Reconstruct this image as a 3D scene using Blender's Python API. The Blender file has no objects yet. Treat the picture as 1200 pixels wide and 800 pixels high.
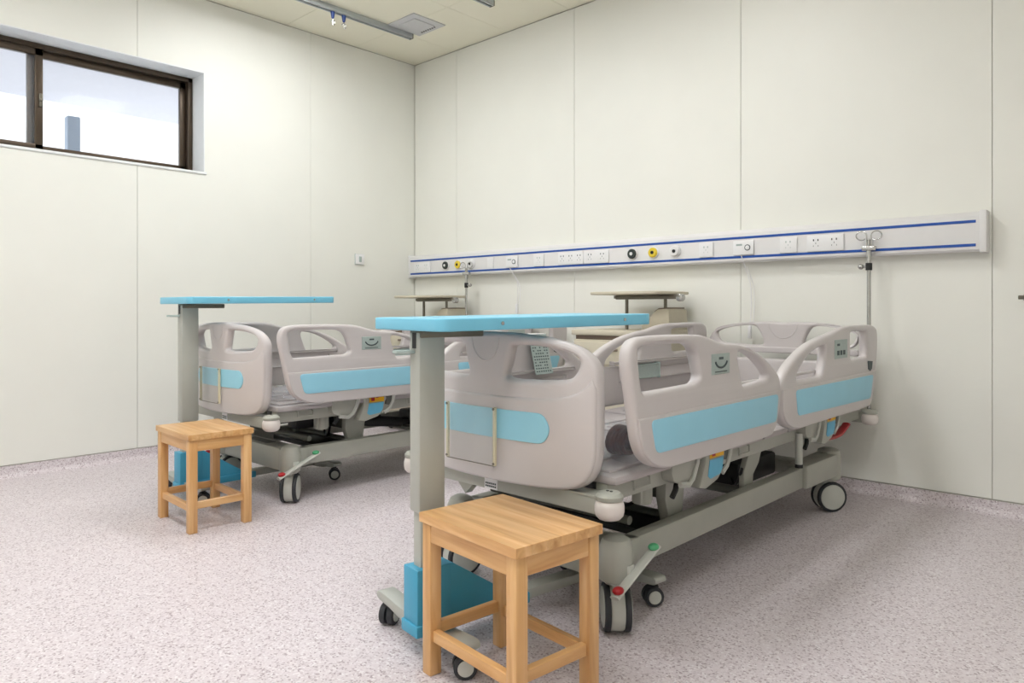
import bpy, bmesh, math, random
from mathutils import Vector, Matrix

random.seed(7)
SC = bpy.context.scene
COL = SC.collection
PI = math.pi

# ------------------------------------------------------------------ camera
cam_d = bpy.data.cameras.new('camera')
cam = bpy.data.objects.new('camera', cam_d)
COL.objects.link(cam)
cam.location = (4.84, -3.942, 0.95)
cam.rotation_euler = (PI / 2, 0, math.atan2(.684, .730))
cam_d.sensor_width = 36.0
cam_d.lens = 843.0 / 1200.0 * 36.0
cam_d.shift_y = -38.5 / 1200.0
cam_d.clip_start = 0.05
SC.camera = cam

# ------------------------------------------------------------------ world and exposure
SC.view_settings.view_transform = 'Standard'
SC.view_settings.look = 'None'
SC.view_settings.gamma = 1.0
SC.view_settings.use_curve_mapping = False
SC.view_settings.exposure = 0.0
W = bpy.data.worlds.new('world')
SC.world = W
W.use_nodes = True
bg = W.node_tree.nodes['Background']
bg.inputs[0].default_value = (0.93, 0.96, 1.0, 1)
bg.inputs[1].default_value = 3.2
PANEL_STRENGTH = 20.3          # ceiling light panels

CEIL = 3.04
RX, RY = 6.2, -6.2             # far limits of the room

# ------------------------------------------------------------------ materials
def lin(c):
    out = []
    for v in c:
        v = v / 255.0
        out.append(v / 12.92 if v <= 0.04045 else ((v + 0.055) / 1.055) ** 2.4)
    return (*out, 1.0)

MATS = {}
def mat(name, col, rough=0.5, metal=0.0, var=0.03, scale=30.0, bump=0.0, coat=0.0, spec=0.5, emit=None):
    m = bpy.data.materials.new(name)
    m.use_nodes = True
    nt = m.node_tree
    b = nt.nodes['Principled BSDF']
    b.inputs['Roughness'].default_value = rough
    b.inputs['Metallic'].default_value = metal
    b.inputs['Specular IOR Level'].default_value = spec
    b.inputs['Coat Weight'].default_value = coat
    b.inputs['Coat Roughness'].default_value = 0.15
    tc = nt.nodes.new('ShaderNodeTexCoord')
    nz = nt.nodes.new('ShaderNodeTexNoise')
    nz.inputs['Scale'].default_value = scale
    nz.inputs['Detail'].default_value = 4.0
    nt.links.new(tc.outputs['Object'], nz.inputs['Vector'])
    rp = nt.nodes.new('ShaderNodeValToRGB')
    c = lin(col)
    rp.color_ramp.elements[0].position = 0.3
    rp.color_ramp.elements[1].position = 0.7
    rp.color_ramp.elements[0].color = (c[0] * (1 - var), c[1] * (1 - var), c[2] * (1 - var), 1)
    rp.color_ramp.elements[1].color = (min(1, c[0] * (1 + var)), min(1, c[1] * (1 + var)), min(1, c[2] * (1 + var)), 1)
    nt.links.new(nz.outputs['Fac'], rp.inputs['Fac'])
    nt.links.new(rp.outputs['Color'], b.inputs['Base Color'])
    if bump > 0:
        bp = nt.nodes.new('ShaderNodeBump')
        bp.inputs['Strength'].default_value = bump
        bp.inputs['Distance'].default_value = 0.002
        nt.links.new(nz.outputs['Fac'], bp.inputs['Height'])
        nt.links.new(bp.outputs['Normal'], b.inputs['Normal'])
    if emit:
        b.inputs['Emission Color'].default_value = lin(emit[0])
        b.inputs['Emission Strength'].default_value = emit[1]
    MATS[name] = m
    return m

mat('wall', (239, 239, 231), rough=0.45, var=0.012, scale=3.0)
mat('joint', (206, 204, 192), rough=0.8)
mat('ceiling_paint', (244, 240, 220), rough=0.55, var=0.012, scale=3.0)
mat('rear_wall', (232, 231, 222), rough=0.6, var=0.012, scale=3.0)
mat('reveal', (234, 236, 236), rough=0.5, var=0.01)
mat('bronze', (84, 72, 60), rough=0.35, metal=0.6, var=0.06, scale=12)
mat('abs', (204, 198, 197), rough=0.32, var=0.012, scale=8)
mat('abs_dark', (180, 173, 173), rough=0.4, var=0.02, scale=8)
mat('blue_inlay', (154, 213, 234), rough=0.45, var=0.015, scale=10)
mat('frame_grey', (172, 173, 163), rough=0.4, var=0.025, scale=14)
mat('frame_dark', (104, 106, 98), rough=0.5, var=0.05, scale=14)
mat('black', (26, 27, 28), rough=0.5, var=0.1)
mat('rubber', (44, 46, 50), rough=0.55, var=0.1)
mat('hub', (196, 198, 190), rough=0.4, var=0.02)
mat('white_plastic', (232, 228, 224), rough=0.35, var=0.012)
mat('bumper_white', (226, 218, 212), rough=0.38, var=0.015)
mat('red', (176, 24, 30), rough=0.4, var=0.04)
mat('green', (84, 170, 120), rough=0.4, var=0.04)
mat('yellow', (244, 186, 20), rough=0.5, var=0.04)
mat('label_blue', (104, 186, 220), rough=0.5, var=0.03)
mat('label_grey', (170, 184, 180), rough=0.45, var=0.05, scale=60)
mat('ink', (70, 82, 84), rough=0.6, var=0.05)
mat('table_blue', (124, 202, 230), rough=0.35, var=0.015, scale=10)
mat('table_base_blue', (70, 165, 200), rough=0.4, var=0.025, scale=10)
mat('column_grey', (180, 182, 174), rough=0.38, var=0.02, scale=10)
mat('steel', (190, 190, 188), rough=0.25, metal=0.9, var=0.05)
mat('steel_dark', (120, 116, 104), rough=0.35, metal=0.6, var=0.05)
mat('locker_beige', (206, 198, 178), rough=0.5, var=0.02)
mat('locker_brown', (120, 104, 90), rough=0.6, var=0.05)
mat('stripe_blue', (16, 78, 168), rough=0.4, var=0.03)
mat('unit_white', (232, 231, 230), rough=0.38, var=0.01)
mat('plate_white', (238, 238, 238), rough=0.35, var=0.01)
mat('gas_yellow', (232, 204, 60), rough=0.4, var=0.03)
mat('gas_black', (46, 54, 52), rough=0.4, var=0.05)
mat('rail_metal', (186, 192, 194), rough=0.3, metal=0.35, var=0.04)
mat('hook_blue', (30, 62, 130), rough=0.4, var=0.04)
mat('vent_grey', (206, 206, 208), rough=0.5, var=0.02)
mat('strap_brown', (72, 30, 26), rough=0.4, var=0.25, scale=40)
mat('outside_white', (236, 238, 240), rough=0.7, var=0.02, scale=6)
mat('outside_soffit', (226, 226, 234), rough=0.7, var=0.01)
mat('outside_post', (150, 166, 184), rough=0.6, var=0.03)
mat('light_diffuser', (255, 255, 255), rough=0.6, emit=((252, 253, 255), PANEL_STRENGTH))
mat('light_frame', (230, 230, 228), rough=0.4)

def floor_material():
    m = bpy.data.materials.new('speckled_vinyl')
    m.use_nodes = True
    nt = m.node_tree; N = nt.nodes; L = nt.links
    b = N['Principled BSDF']
    b.inputs['Roughness'].default_value = 0.36
    b.inputs['Specular IOR Level'].default_value = 0.4
    tc = N.new('ShaderNodeTexCoord')
    vo = N.new('ShaderNodeTexVoronoi'); vo.inputs['Scale'].default_value = 190
    L.new(tc.outputs['Object'], vo.inputs['Vector'])
    sep = N.new('ShaderNodeSeparateColor')
    L.new(vo.outputs['Color'], sep.inputs['Color'])
    rp = N.new('ShaderNodeValToRGB'); rp.color_ramp.interpolation = 'CONSTANT'
    e = rp.color_ramp.elements
    e[0].position = 0.0; e[0].color = lin((176, 162, 166))
    e[1].position = 0.10; e[1].color = lin((204, 193, 197))
    for p, c in ((0.26, (219, 210, 213)), (0.72, (225, 217, 220)), (0.92, (234, 229, 231))):
        x = e.new(p); x.color = lin(c)
    L.new(sep.outputs[0], rp.inputs['Fac'])
    nz = N.new('ShaderNodeTexNoise'); nz.inputs['Scale'].default_value = 1.3; nz.inputs['Detail'].default_value = 3
    L.new(tc.outputs['Object'], nz.inputs['Vector'])
    mx = N.new('ShaderNodeMix'); mx.data_type = 'RGBA'; mx.blend_type = 'MULTIPLY'
    r2 = N.new('ShaderNodeValToRGB')
    r2.color_ramp.elements[0].color = (0.95, 0.94, 0.94, 1); r2.color_ramp.elements[1].color = (1, 1, 1, 1)
    L.new(nz.outputs['Fac'], r2.inputs['Fac'])
    mx.inputs['Factor'].default_value = 1.0
    L.new(rp.outputs['Color'], mx.inputs['A']); L.new(r2.outputs['Color'], mx.inputs['B'])
    L.new(mx.outputs['Result'], b.inputs['Base Color'])
    r3 = N.new('ShaderNodeMapRange')
    r3.inputs['To Min'].default_value = 0.36; r3.inputs['To Max'].default_value = 0.52
    L.new(nz.outputs['Fac'], r3.inputs['Value']); L.new(r3.outputs['Result'], b.inputs['Roughness'])
    MATS['floor'] = m

def wood_material(name, axis):
    m = bpy.data.materials.new(name)
    m.use_nodes = True
    nt = m.node_tree; N = nt.nodes; L = nt.links
    b = N['Principled BSDF']
    b.inputs['Roughness'].default_value = 0.38
    b.inputs['Coat Weight'].default_value = 0.25
    b.inputs['Coat Roughness'].default_value = 0.2
    tc = N.new('ShaderNodeTexCoord')
    mp = N.new('ShaderNodeMapping')
    s = [34, 34, 34]; s[axis] = 2.6
    mp.inputs['Scale'].default_value = s
    oi = N.new('ShaderNodeObjectInfo')
    ad = N.new('ShaderNodeVectorMath'); ad.operation = 'ADD'
    L.new(tc.outputs['Object'], ad.inputs[0])
    mu = N.new('ShaderNodeMath'); mu.operation = 'MULTIPLY'; mu.inputs[1].default_value = 7.0
    L.new(oi.outputs['Random'], mu.inputs[0]); L.new(mu.outputs[0], ad.inputs[1])
    L.new(ad.outputs[0], mp.inputs['Vector'])
    nz = N.new('ShaderNodeTexNoise'); nz.inputs['Scale'].default_value = 1.0; nz.inputs['Detail'].default_value = 5; nz.inputs['Distortion'].default_value = 0.6
    L.new(mp.outputs[0], nz.inputs['Vector'])
    rp = N.new('ShaderNodeValToRGB')
    e = rp.color_ramp.elements
    e[0].position = 0.28; e[0].color = lin((198, 144, 86))
    e[1].position = 0.72; e[1].color = lin((234, 192, 138))
    x = e.new(0.5); x.color = lin((220, 171, 112))
    L.new(nz.outputs['Fac'], rp.inputs['Fac'])
    hs = N.new('ShaderNodeHueSaturation')
    mr = N.new('ShaderNodeMapRange'); mr.inputs['To Min'].default_value = 0.92; mr.inputs['To Max'].default_value = 1.06
    L.new(oi.outputs['Random'], mr.inputs['Value']); L.new(mr.outputs['Result'], hs.inputs['Value'])
    L.new(rp.outputs['Color'], hs.inputs['Color'])
    L.new(hs.outputs['Color'], b.inputs['Base Color'])
    MATS[name] = m

def clear_material(name, tint, mixv):
    m = bpy.data.materials.new(name)
    m.use_nodes = True
    nt = m.node_tree; N = nt.nodes; L = nt.links
    b = N['Principled BSDF']
    b.inputs['Base Color'].default_value = lin(tint)
    b.inputs['Roughness'].default_value = 0.06
    tr = N.new('ShaderNodeBsdfTransparent')
    nz = N.new('ShaderNodeTexNoise'); nz.inputs['Scale'].default_value = 25
    mr = N.new('ShaderNodeMapRange'); mr.inputs['To Min'].default_value = mixv * 0.7; mr.inputs['To Max'].default_value = mixv * 1.3
    L.new(nz.outputs['Fac'], mr.inputs['Value'])
    mx = N.new('ShaderNodeMixShader')
    L.new(mr.outputs['Result'], mx.inputs['Fac'])
    L.new(tr.outputs[0], mx.inputs[1]); L.new(b.outputs[0], mx.inputs[2])
    L.new(mx.outputs[0], N['Material Output'].inputs['Surface'])
    MATS[name] = m

floor_material()
wood_material('wood_x', 0); wood_material('wood_y', 1); wood_material('wood_z', 2)
clear_material('glass', (225, 232, 240), 0.08)
clear_material('acrylic', (225, 228, 222), 0.10)
clear_material('acrylic_edge', (240, 232, 200), 0.75)
clear_material('film', (226, 228, 236), 0.15)

# ------------------------------------------------------------------ mesh helpers
class MB:
    """collects shapes; build() links them as ONE mesh object"""
    def __init__(self, off=(0, 0, 0)):
        self.bm = bmesh.new(); self.off = Vector(off)
    def _absorb(self, tmp):
        me = bpy.data.meshes.new('tmp'); tmp.to_mesh(me); tmp.free()
        self.bm.from_mesh(me); bpy.data.meshes.remove(me)
    def mesh(self, me):
        self.bm.from_mesh(me); bpy.data.meshes.remove(me); return self
    def box(self, lo, hi, bev=0.0, seg=2, rot=None, about=None):
        t = bmesh.new(); bmesh.ops.create_cube(t, size=1.0)
        lo = Vector(lo); hi = Vector(hi)
        c = (lo + hi) / 2; s = hi - lo
        for v in t.verts: v.co = Vector((v.co.x * s.x, v.co.y * s.y, v.co.z * s.z))
        if bev > 0:
            bmesh.ops.bevel(t, geom=t.edges[:], offset=min(bev, min(abs(s.x), abs(s.y), abs(s.z)) * 0.49), segments=seg, profile=0.5, affect='EDGES')
        for v in t.verts: v.co = v.co + c
        if rot is not None:
            p = Vector(about) if about is not None else c
            for v in t.verts: v.co = rot @ (v.co - p) + p
        self._absorb(t); return self
    def cyl(self, p0, p1, r, seg=20, r2=None, bev=0.0):
        p0 = Vector(p0); p1 = Vector(p1); d = p1 - p0; h = d.length
        t = bmesh.new()
        bmesh.ops.create_cone(t, cap_ends=True, segments=seg, radius1=r, radius2=r if r2 is None else r2, depth=h)
        if bev > 0:
            es = [e for e in t.edges if len(e.link_faces) == 2 and any(len(f.verts) > 4 for f in e.link_faces)]
            bmesh.ops.bevel(t, geom=es, offset=bev, segments=2, profile=0.5, affect='EDGES')
        q = Vector((0, 0, 1)).rotation_difference(d.normalized())
        for v in t.verts: v.co = q @ v.co + (p0 + p1) / 2
        self._absorb(t); return self
    def lathe(self, prof, c, axis=(0, 0, 1), seg=24):
        q = Vector((0, 0, 1)).rotation_difference(Vector(axis).normalized()); c = Vector(c)
        t = bmesh.new(); rings = []
        for r, z in prof:
            if r < 1e-6:
                rings.append([t.verts.new(q @ Vector((0, 0, z)) + c)])
            else:
                rings.append([t.verts.new(q @ Vector((r * math.cos(2 * PI * k / seg), r * math.sin(2 * PI * k / seg), z)) + c) for k in range(seg)])
        for a, b in zip(rings[:-1], rings[1:]):
            for k in range(seg):
                k2 = (k + 1) % seg
                if len(a) == 1 and len(b) == 1: continue
                if len(a) == 1: t.faces.new((a[0], b[k], b[k2]))
                elif len(b) == 1: t.faces.new((a[k], a[k2], b[0]))
                else: t.faces.new((a[k], a[k2], b[k2], b[k]))
        for rg in (rings[0], rings[-1]):
            if len(rg) > 1: t.faces.new(rg)
        bmesh.ops.recalc_face_normals(t, faces=t.faces[:])
        self._absorb(t); return self
    def tube(self, pts, r, seg=8, closed=False, flat=1.0, up=None):
        pts = [Vector(p) for p in pts]; n = len(pts)
        t = bmesh.new(); rings = []; prev = Vector(up) if up else None
        for i, p in enumerate(pts):
            a = pts[(i - 1) % n] if (closed or i > 0) else p
            b = pts[(i + 1) % n] if (closed or i < n - 1) else p
            d = (b - a).normalized()
            if prev is None:
                prev = Vector((0, 0, 1)) if abs(d.z) < 0.9 else Vector((1, 0, 0))
            u = (prev - d * prev.dot(d)).normalized(); w = d.cross(u); prev = u
            rings.append([t.verts.new(p + u * (r * math.cos(2 * PI * k / seg)) + w * (r * flat * math.sin(2 * PI * k / seg))) for k in range(seg)])
        rng = range(n) if closed else range(n - 1)
        for i in rng:
            a = rings[i]; b = rings[(i + 1) % n]
            for k in range(seg):
                k2 = (k + 1) % seg
                t.faces.new((a[k], a[k2], b[k2], b[k]))
        if not closed:
            t.faces.new(rings[0]); t.faces.new(rings[-1])
        bmesh.ops.recalc_face_normals(t, faces=t.faces[:])
        self._absorb(t); return self
    def prism(self, poly, axis, a0, a1, bev=0.0):
        """poly in the two other axes (in x,y,z order) extruded along axis from a0 to a1"""
        t = bmesh.new()
        def P(p, a):
            c = [p[0], p[1]]; c.insert(axis, a); return Vector(c)
        A = [t.verts.new(P(p, a0)) for p in poly]; B = [t.verts.new(P(p, a1)) for p in poly]
        n = len(poly)
        t.faces.new(A); t.faces.new(B)
        for i in range(n): t.faces.new((A[i], A[(i + 1) % n], B[(i + 1) % n], B[i]))
        bmesh.ops.recalc_face_normals(t, faces=t.faces[:])
        if bev > 0:
            bmesh.ops.bevel(t, geom=t.edges[:], offset=bev, segments=2, profile=0.5, affect='EDGES')
        self._absorb(t); return self
    def ball(self, c, r, sc=(1, 1, 1), seg=20):
        t = bmesh.new(); bmesh.ops.create_uvsphere(t, u_segments=seg, v_segments=seg // 2, radius=r)
        for v in t.verts: v.co = Vector((v.co.x * sc[0], v.co.y * sc[1], v.co.z * sc[2])) + Vector(c)
        self._absorb(t); return self
    def build(self, name, m, parent=None, angle=35, loc=None):
        me = bpy.data.meshes.new(name)
        if self.off.length > 0:
            for v in self.bm.verts: v.co += self.off
        self.bm.to_mesh(me); self.bm.free()
        for p in me.polygons: p.use_smooth = True
        me.set_sharp_from_angle(angle=math.radians(angle))
        me.materials.append(MATS[m])
        o = bpy.data.objects.new(name, me); COL.objects.link(o)
        if parent is not None: o.parent = parent
        if loc is not None: o.location = loc
        return o

def smooth(pts, k=4, closed=True):
    """Catmull-Rom through the points"""
    n = len(pts); out = []
    P = [Vector((p[0], p[1])) for p in pts]
    for i in range(n if closed else n - 1):
        if closed: p0, p1, p2, p3 = P[(i - 1) % n], P[i], P[(i + 1) % n], P[(i + 2) % n]
        else: p0, p1, p2, p3 = P[max(i - 1, 0)], P[i], P[i + 1], P[min(i + 2, n - 1)]
        for j in range(k):
            t = j / k
            out.append(0.5 * ((2 * p1) + (p2 - p0) * t + (2 * p0 - 5 * p1 + 4 * p2 - p3) * t * t + (3 * p1 - p0 - 3 * p2 + p3) * t ** 3))
    if not closed: out.append(P[-1])
    return [(p.x, p.y) for p in out]

def roundpoly(pts, r, k=5):
    """polygon with its corners rounded"""
    out = []; n = len(pts)
    for i in range(n):
        a = Vector(pts[i - 1]); b = Vector(pts[i]); c = Vector(pts[(i + 1) % n])
        u = (a - b); w = (c - b); rr = min(r, u.length * .45, w.length * .45)
        p = b + u.normalized() * rr; q = b + w.normalized() * rr
        for j in range(k + 1):
            t = j / k
            v = p * (1 - t) ** 2 + b * 2 * t * (1 - t) + q * t * t
            out.append((v.x, v.y))
    return out

def plate(outer, holes=(), thick=0.04, bev=0.012, xform=None, cuts=None):
    """board cut to an outline with openings and rounded edges; returns a mesh. local (a, b, c): outline in a,b, thickness along c"""
    cu = bpy.data.curves.new('tmp', 'CURVE'); cu.dimensions = '2D'; cu.fill_mode = 'BOTH'
    cu.extrude = max(thick / 2 - bev, 0.0001); cu.bevel_depth = bev; cu.bevel_resolution = 2; cu.offset = -bev
    for loop in [outer] + list(holes):
        s = cu.splines.new('POLY'); s.points.add(len(loop) - 1); s.use_cyclic_u = True
        for p, q in zip(s.points, loop): p.co = (q[0], q[1], 0, 1)
    ob = bpy.data.objects.new('tmp', cu); COL.objects.link(ob)
    dg = bpy.context.evaluated_depsgraph_get()
    me = bpy.data.meshes.new_from_object(ob.evaluated_get(dg))
    bpy.data.objects.remove(ob); bpy.data.curves.remove(cu)
    me.materials.clear()
    b = bmesh.new(); b.from_mesh(me)
    bmesh.ops.remove_doubles(b, verts=b.verts[:], dist=1e-5)
    if cuts:
        for c in cuts:
            bmesh.ops.bisect_plane(b, geom=b.verts[:] + b.edges[:] + b.faces[:], plane_co=(c, 0, 0), plane_no=(1, 0, 0))
    if xform:
        for v in b.verts: v.co = Vector(xform(v.co.x, v.co.y, v.co.z))
    bmesh.ops.recalc_face_normals(b, faces=b.faces[:])
    b.to_mesh(me); b.free()
    return me

def empty(name, loc=(0, 0, 0), rz=0.0):
    o = bpy.data.objects.new(name, None); COL.objects.link(o)
    o.location = loc; o.rotation_euler = (0, 0, rz); o.empty_display_size = 0.1
    return o
def tag(o, label, cat, group=None):
    o['label'] = label; o['category'] = cat
    if group: o['group'] = group
    return o
def struct(o, label=None, cat=None):
    o['kind'] = 'structure'
    if label: o['label'] = label
    if cat: o['category'] = cat
    return o
def copy_tree(o, parent=None):
    c = o.copy(); COL.objects.link(c); c.parent = parent
    for ch in list(o.children): copy_tree(ch, c)
    return c

# ================================================================== THE ROOM
f = MB().box((-0.2, RY - 0.2, -0.1), (RX + 0.2, 0.2, 0.0)).build('floor', 'floor')
struct(f, 'pinkish grey speckled vinyl floor under the beds', 'floor')

# window opening in the left wall
WY0, WY1, WZ0, WZ1 = -4.35, -1.815, 1.868, 2.545
PT = 0.007      # panel thickness
wl = MB()
wl.box((-0.32, RY, 0), (-PT, WY0, CEIL)).box((-0.32, WY1, 0), (-PT, 0.2, CEIL))
wl.box((-0.32, WY0, 0), (-PT, WY1, WZ0)).box((-0.32, WY0, WZ1), (-PT, WY1, CEIL))
wall_left = wl.build('wall_left', 'joint'); struct(wall_left, 'cream panelled wall with the high window', 'wall')
wall_back = MB().box((0, PT, 0), (RX + 0.2, 0.2, CEIL)).build('wall_back', 'joint'); struct(wall_back, 'cream panelled wall behind the bed heads', 'wall')
wr = MB().box((RX, RY, 0), (RX + 0.2, PT, CEIL)).build('wall_right', 'rear_wall'); struct(wr, 'plain cream wall on the right', 'wall')
wf = MB().box((-0.22, RY - 0.2, 0), (RX + 0.2, RY, CEIL)).build('wall_front', 'rear_wall'); struct(wf, 'plain cream wall behind the camera', 'wall')

G = 0.0015      # half joint width
ZB, ZT = 0.070, CEIL - 0.004
xs = [0.0, 0.531, 1.739, 2.96, 4.187, 5.41, RX]
for a, b in zip(xs[:-1], xs[1:]):
    lo = a + (G if a > 0 else 0.002); hi = b - G
    MB().box((lo, 0, ZB), (hi, PT, ZT), bev=0.0012, seg=1).build('wall_panel', 'wall', wall_back)
ys = [0.0, -1.008, -2.242, -3.462, -4.69, -5.91, RY]
for a, b in zip(ys[:-1], ys[1:]):
    hi = a - (G if a < 0 else 0.002); lo = b + G
    if hi <= WY0 or lo >= WY1:
        MB().box((-PT, lo, ZB), (0, hi, ZT), bev=0.0012, seg=1).build('wall_panel', 'wall', wall_left)
    elif lo >= WY0 and hi > WY1:            # notched round the right end of the window
        MB().prism([(hi, ZB), (hi, ZT), (lo, ZT), (lo, WZ1), (WY1, WZ1), (WY1, WZ0), (lo, WZ0), (lo, ZB)], 0, -PT, 0).build('wall_panel', 'wall', wall_left)
    elif lo < WY0:
        MB().prism([(lo, ZB), (lo, ZT), (hi, ZT), (hi, WZ1), (WY0, WZ1), (WY0, WZ0), (hi, WZ0), (hi, ZB)], 0, -PT, 0).build('wall_panel', 'wall', wall_left)
    else:
        MB().box((-PT, lo, ZB), (0, hi, WZ0)).build('wall_panel', 'wall', wall_left)
        MB().box((-PT, lo, WZ1), (0, hi, ZT)).build('wall_panel', 'wall', wall_left)

# coved skirting in the floor's vinyl
cove = [(0, 0), (0.045, 0)] + [(0.045 - 0.035 * math.sin(t * PI / 2 / 6) , 0.035 - 0.035 * math.cos(t * PI / 2 / 6)) for t in range(1, 7)] + [(0.010, 0.066), (0, 0.066)]
b1 = MB().prism([(p[0], p[1]) for p in cove], 1, RY, 0).build('baseboard_left', 'floor'); struct(b1, 'coved speckled vinyl skirting below the window wall', 'baseboard')
b2 = MB().prism([(-p[0], p[1]) for p in cove], 0, 0, RX).build('baseboard_back', 'floor'); struct(b2, 'coved speckled vinyl skirting behind the beds', 'baseboard')

# ceiling tiles
LIGHTS = [(1.0, -1.52, 'over the farther bed'), (2.8, -1.52, 'over the nearer bed'), (1.3, -3.4, 'in the middle row beside the window'), (2.8, -3.4, 'in the middle row past the bed feet'), (4.6, -3.4, 'in the middle row above the camera'), (2.8, -5.2, 'in the row at the far end of the room'), (4.6, -5.2, 'in the corner away from the beds')]
xt = [0.0, 0.5] + [0.5 + 0.6 * k for k in range(1, 11)]
yt = [-0.605 * k for k in range(0, 12)]
xt = [x for x in xt if x < RX - 0.05] + [RX]; yt = [y for y in yt if y > RY + 0.05] + [RY]
ceiling = MB().box((-0.22, RY - 0.2, CEIL + 0.006), (RX + 0.2, 0.2, CEIL + 0.2)).build('ceiling', 'joint'); struct(ceiling, 'cream tiled ceiling', 'ceiling')
for i, (x0, x1) in enumerate(zip(xt[:-1], xt[1:])):
    for j, (y1, y0) in enumerate(zip(yt[:-1], yt[1:])):
        MB().box((x0 + .0012, y0 + .0012, CEIL), (x1 - .0012, y1 - .0012, CEIL + 0.006)).build('ceiling_tile', 'ceiling_paint', ceiling)
for (lx, ly, where) in LIGHTS:
    e = empty('ceiling_light', (lx, ly, CEIL - 0.012))
    w = d = .297
    fr = MB()
    fr.box((-w, -d, 0), (w, -d + .02, .012), .002).box((-w, d - .02, 0), (w, d, .012), .002)
    fr.box((-w, -d, 0), (-w + .02, d, .012), .002).box((w - .02, -d, 0), (w, d, .012), .002)
    fr.build('light_frame', 'light_frame', e)
    MB().box((-w + .02, -d + .02, .004), (w - .02, d - .02, .010)).build('light_diffuser', 'light_diffuser', e)
    tag(e, 'square white ceiling light panel ' + where, 'ceiling light', 'ceiling light panels')

# ------------------------------------------------------------------ window
win = empty('window_1', (-0.12, (WY0 + WY1) / 2, WZ0)); struct(win, 'high sliding window in dark bronze frame', 'window')
wo = (0.12, -(WY0 + WY1) / 2, -WZ0)
m = MB(wo)      # white lining of the recess
m.box((-0.26, WY0, WZ1 - 0.006), (0.001, WY1, WZ1)).box((-0.26, WY1 - 0.006, WZ0), (0.001, WY1, WZ1)).box((-0.26, WY0, WZ0), (0.001, WY0 + .006, WZ1))
m.build('window_reveal', 'reveal', win)
MB(wo).box((-0.26, WY0 - 0.02, WZ0 - 0.012), (0.008, WY1 + 0.012, WZ0 + 0.004), .002).build('window_sill', 'reveal', win)
FX0, FX1 = -0.255, -0.175
z0, z1 = WZ0 + .016, WZ1 - .006; y0, y1 = WY0 + .006, WY1 - .006
m = MB(wo)
m.box((FX0, y0, z0), (FX1, y1, z0 + .022), .002).box((FX0, y0, z1 - .03), (FX1, y1, z1), .002)
m.box((FX0, y0, z0), (FX1, y0 + .03, z1), .002).box((FX0, y1 - .03, z0), (FX1, y1, z1), .002)
m.build('window_frame', 'bronze', win)
def sash(a, b, fx, nm='sash'):
    m = MB(wo); t = .042; lo, hi = z0 + .018, z1 - .026
    m.box((fx, a, lo), (fx + .03, b, lo + .034), .002).box((fx, a, hi - .045), (fx + .03, b, hi), .002)
    m.box((fx, a, lo), (fx + .03, a + t, hi), .002).box((fx, b - t, lo), (fx + .03, b, hi), .002)
    s = m.build(nm, 'bronze', win)
    MB(wo).box((fx + .012, a + t - .004, lo + .03), (fx + .017, b - t + .004, hi - .04)).build('window_pane', 'glass', s)
    return s
sash(-2.785, y1 - .026, -0.250)
s2 = sash(-4.33 + .03, -2.712, -0.212)
m = MB(wo); m.box((-0.184, -2.734, 2.16), (-0.170, -2.714, 2.24), .003).box((-0.174, -2.730, 2.19), (-0.152, -2.718, 2.21), .003)
m.build('latch', 'steel_dark', s2)

# beyond the window: a covered walkway with a white wall
o = MB().box((-3.4, -9.5, 0.0), (-3.2, 4.5, 3.9)).build('wall_outside', 'outside_white'); struct(o, 'white wall across the walkway outside the window', 'wall')
o = MB().box((-2.0, -9.5, 2.66), (-0.34, 4.5, 2.76)).build('trim_1', 'outside_soffit'); struct(o, 'pale soffit above the walkway outside the window', 'soffit')
o = MB().box((-1.75, -2.18, 0.0), (-1.66, -2.09, 2.49), .004).build('trim_2', 'outside_post'); struct(o, 'blue grey post in the walkway outside the window', 'post')
o = MB().box((-3.4, -9.5, -0.1), (-0.32, 4.5, 0.0)).build('floor_outside', 'outside_white'); struct(o, 'pale paving of the walkway outside the window', 'paving')

# ------------------------------------------------------------------ ceiling rails, hooks and vent
def ceiling_rail(x, y_end, label, hooks=()):
    e = empty('ceiling_rail', (x, y_end, CEIL))
    m = MB(); Lr = 3.2
    m.box((-.022, -Lr, -.012), (.022, 0, 0), .002)
    m.box((-.022, -Lr, -.038), (-.016, 0, -.010), .001).box((.016, -Lr, -.038), (.022, 0, -.010), .001)
    m.box((-.022, -Lr, -.040), (-.008, 0, -.035), .001).box((.008, -Lr, -.040), (.022, 0, -.035), .001)
    m.build('rail_profile', 'rail_metal', e)
    MB().box((-.023, -.004, -.041), (.023, .004, 0), .002).build('end_cap', 'steel_dark', e)
    for hy in hooks:
        g = MB(); g.cyl((0, hy, -.075), (0, hy, -.036), .011, 12, r2=.016).ball((0, hy, -.078), .010, seg=12)
        c = g.build('runner', 'hook_blue', e)
        pts = [(0, hy, -.086)] + [(0, hy + .016 * math.sin(a), -.112 - .018 * math.cos(a) + .0) for a in [i * PI / 6 for i in range(0, 10)]]
        MB().tube([(0, hy, -.085), (0, hy, -.094)] + pts[1:], .0032, 6).build('hook', 'steel', c)
    tag(e, label, 'ceiling rail', 'grey ceiling rails')
    return e
ceiling_rail(0.535, -0.47, 'grey metal ceiling rail with blue hook runners, nearest the window', hooks=(-.60, -.69))
ceiling_rail(1.40, -0.47, 'grey metal ceiling rail, second from the window')
ceiling_rail(2.27, -0.25, 'grey metal ceiling rail, farthest from the window')

e = empty('air_vent', (0.71, -0.56, CEIL))
m = MB(); q = .15
m.box((-q, -q, -.008), (q, q, 0), .003); m.build('vent_plate', 'vent_grey', e)
MB().box((-.095, -.095, -.014), (.095, .095, -.008), .003).build('vent_cover', 'vent_grey', e)
for k in range(7):
    MB().box((-.08 + k * .024, .105, -.0095), (-.068 + k * .024, .118, -.0075)).build('vent_slot', 'black', e)
tag(e, 'square grey air vent plate set in the ceiling tiles', 'air vent')

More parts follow.
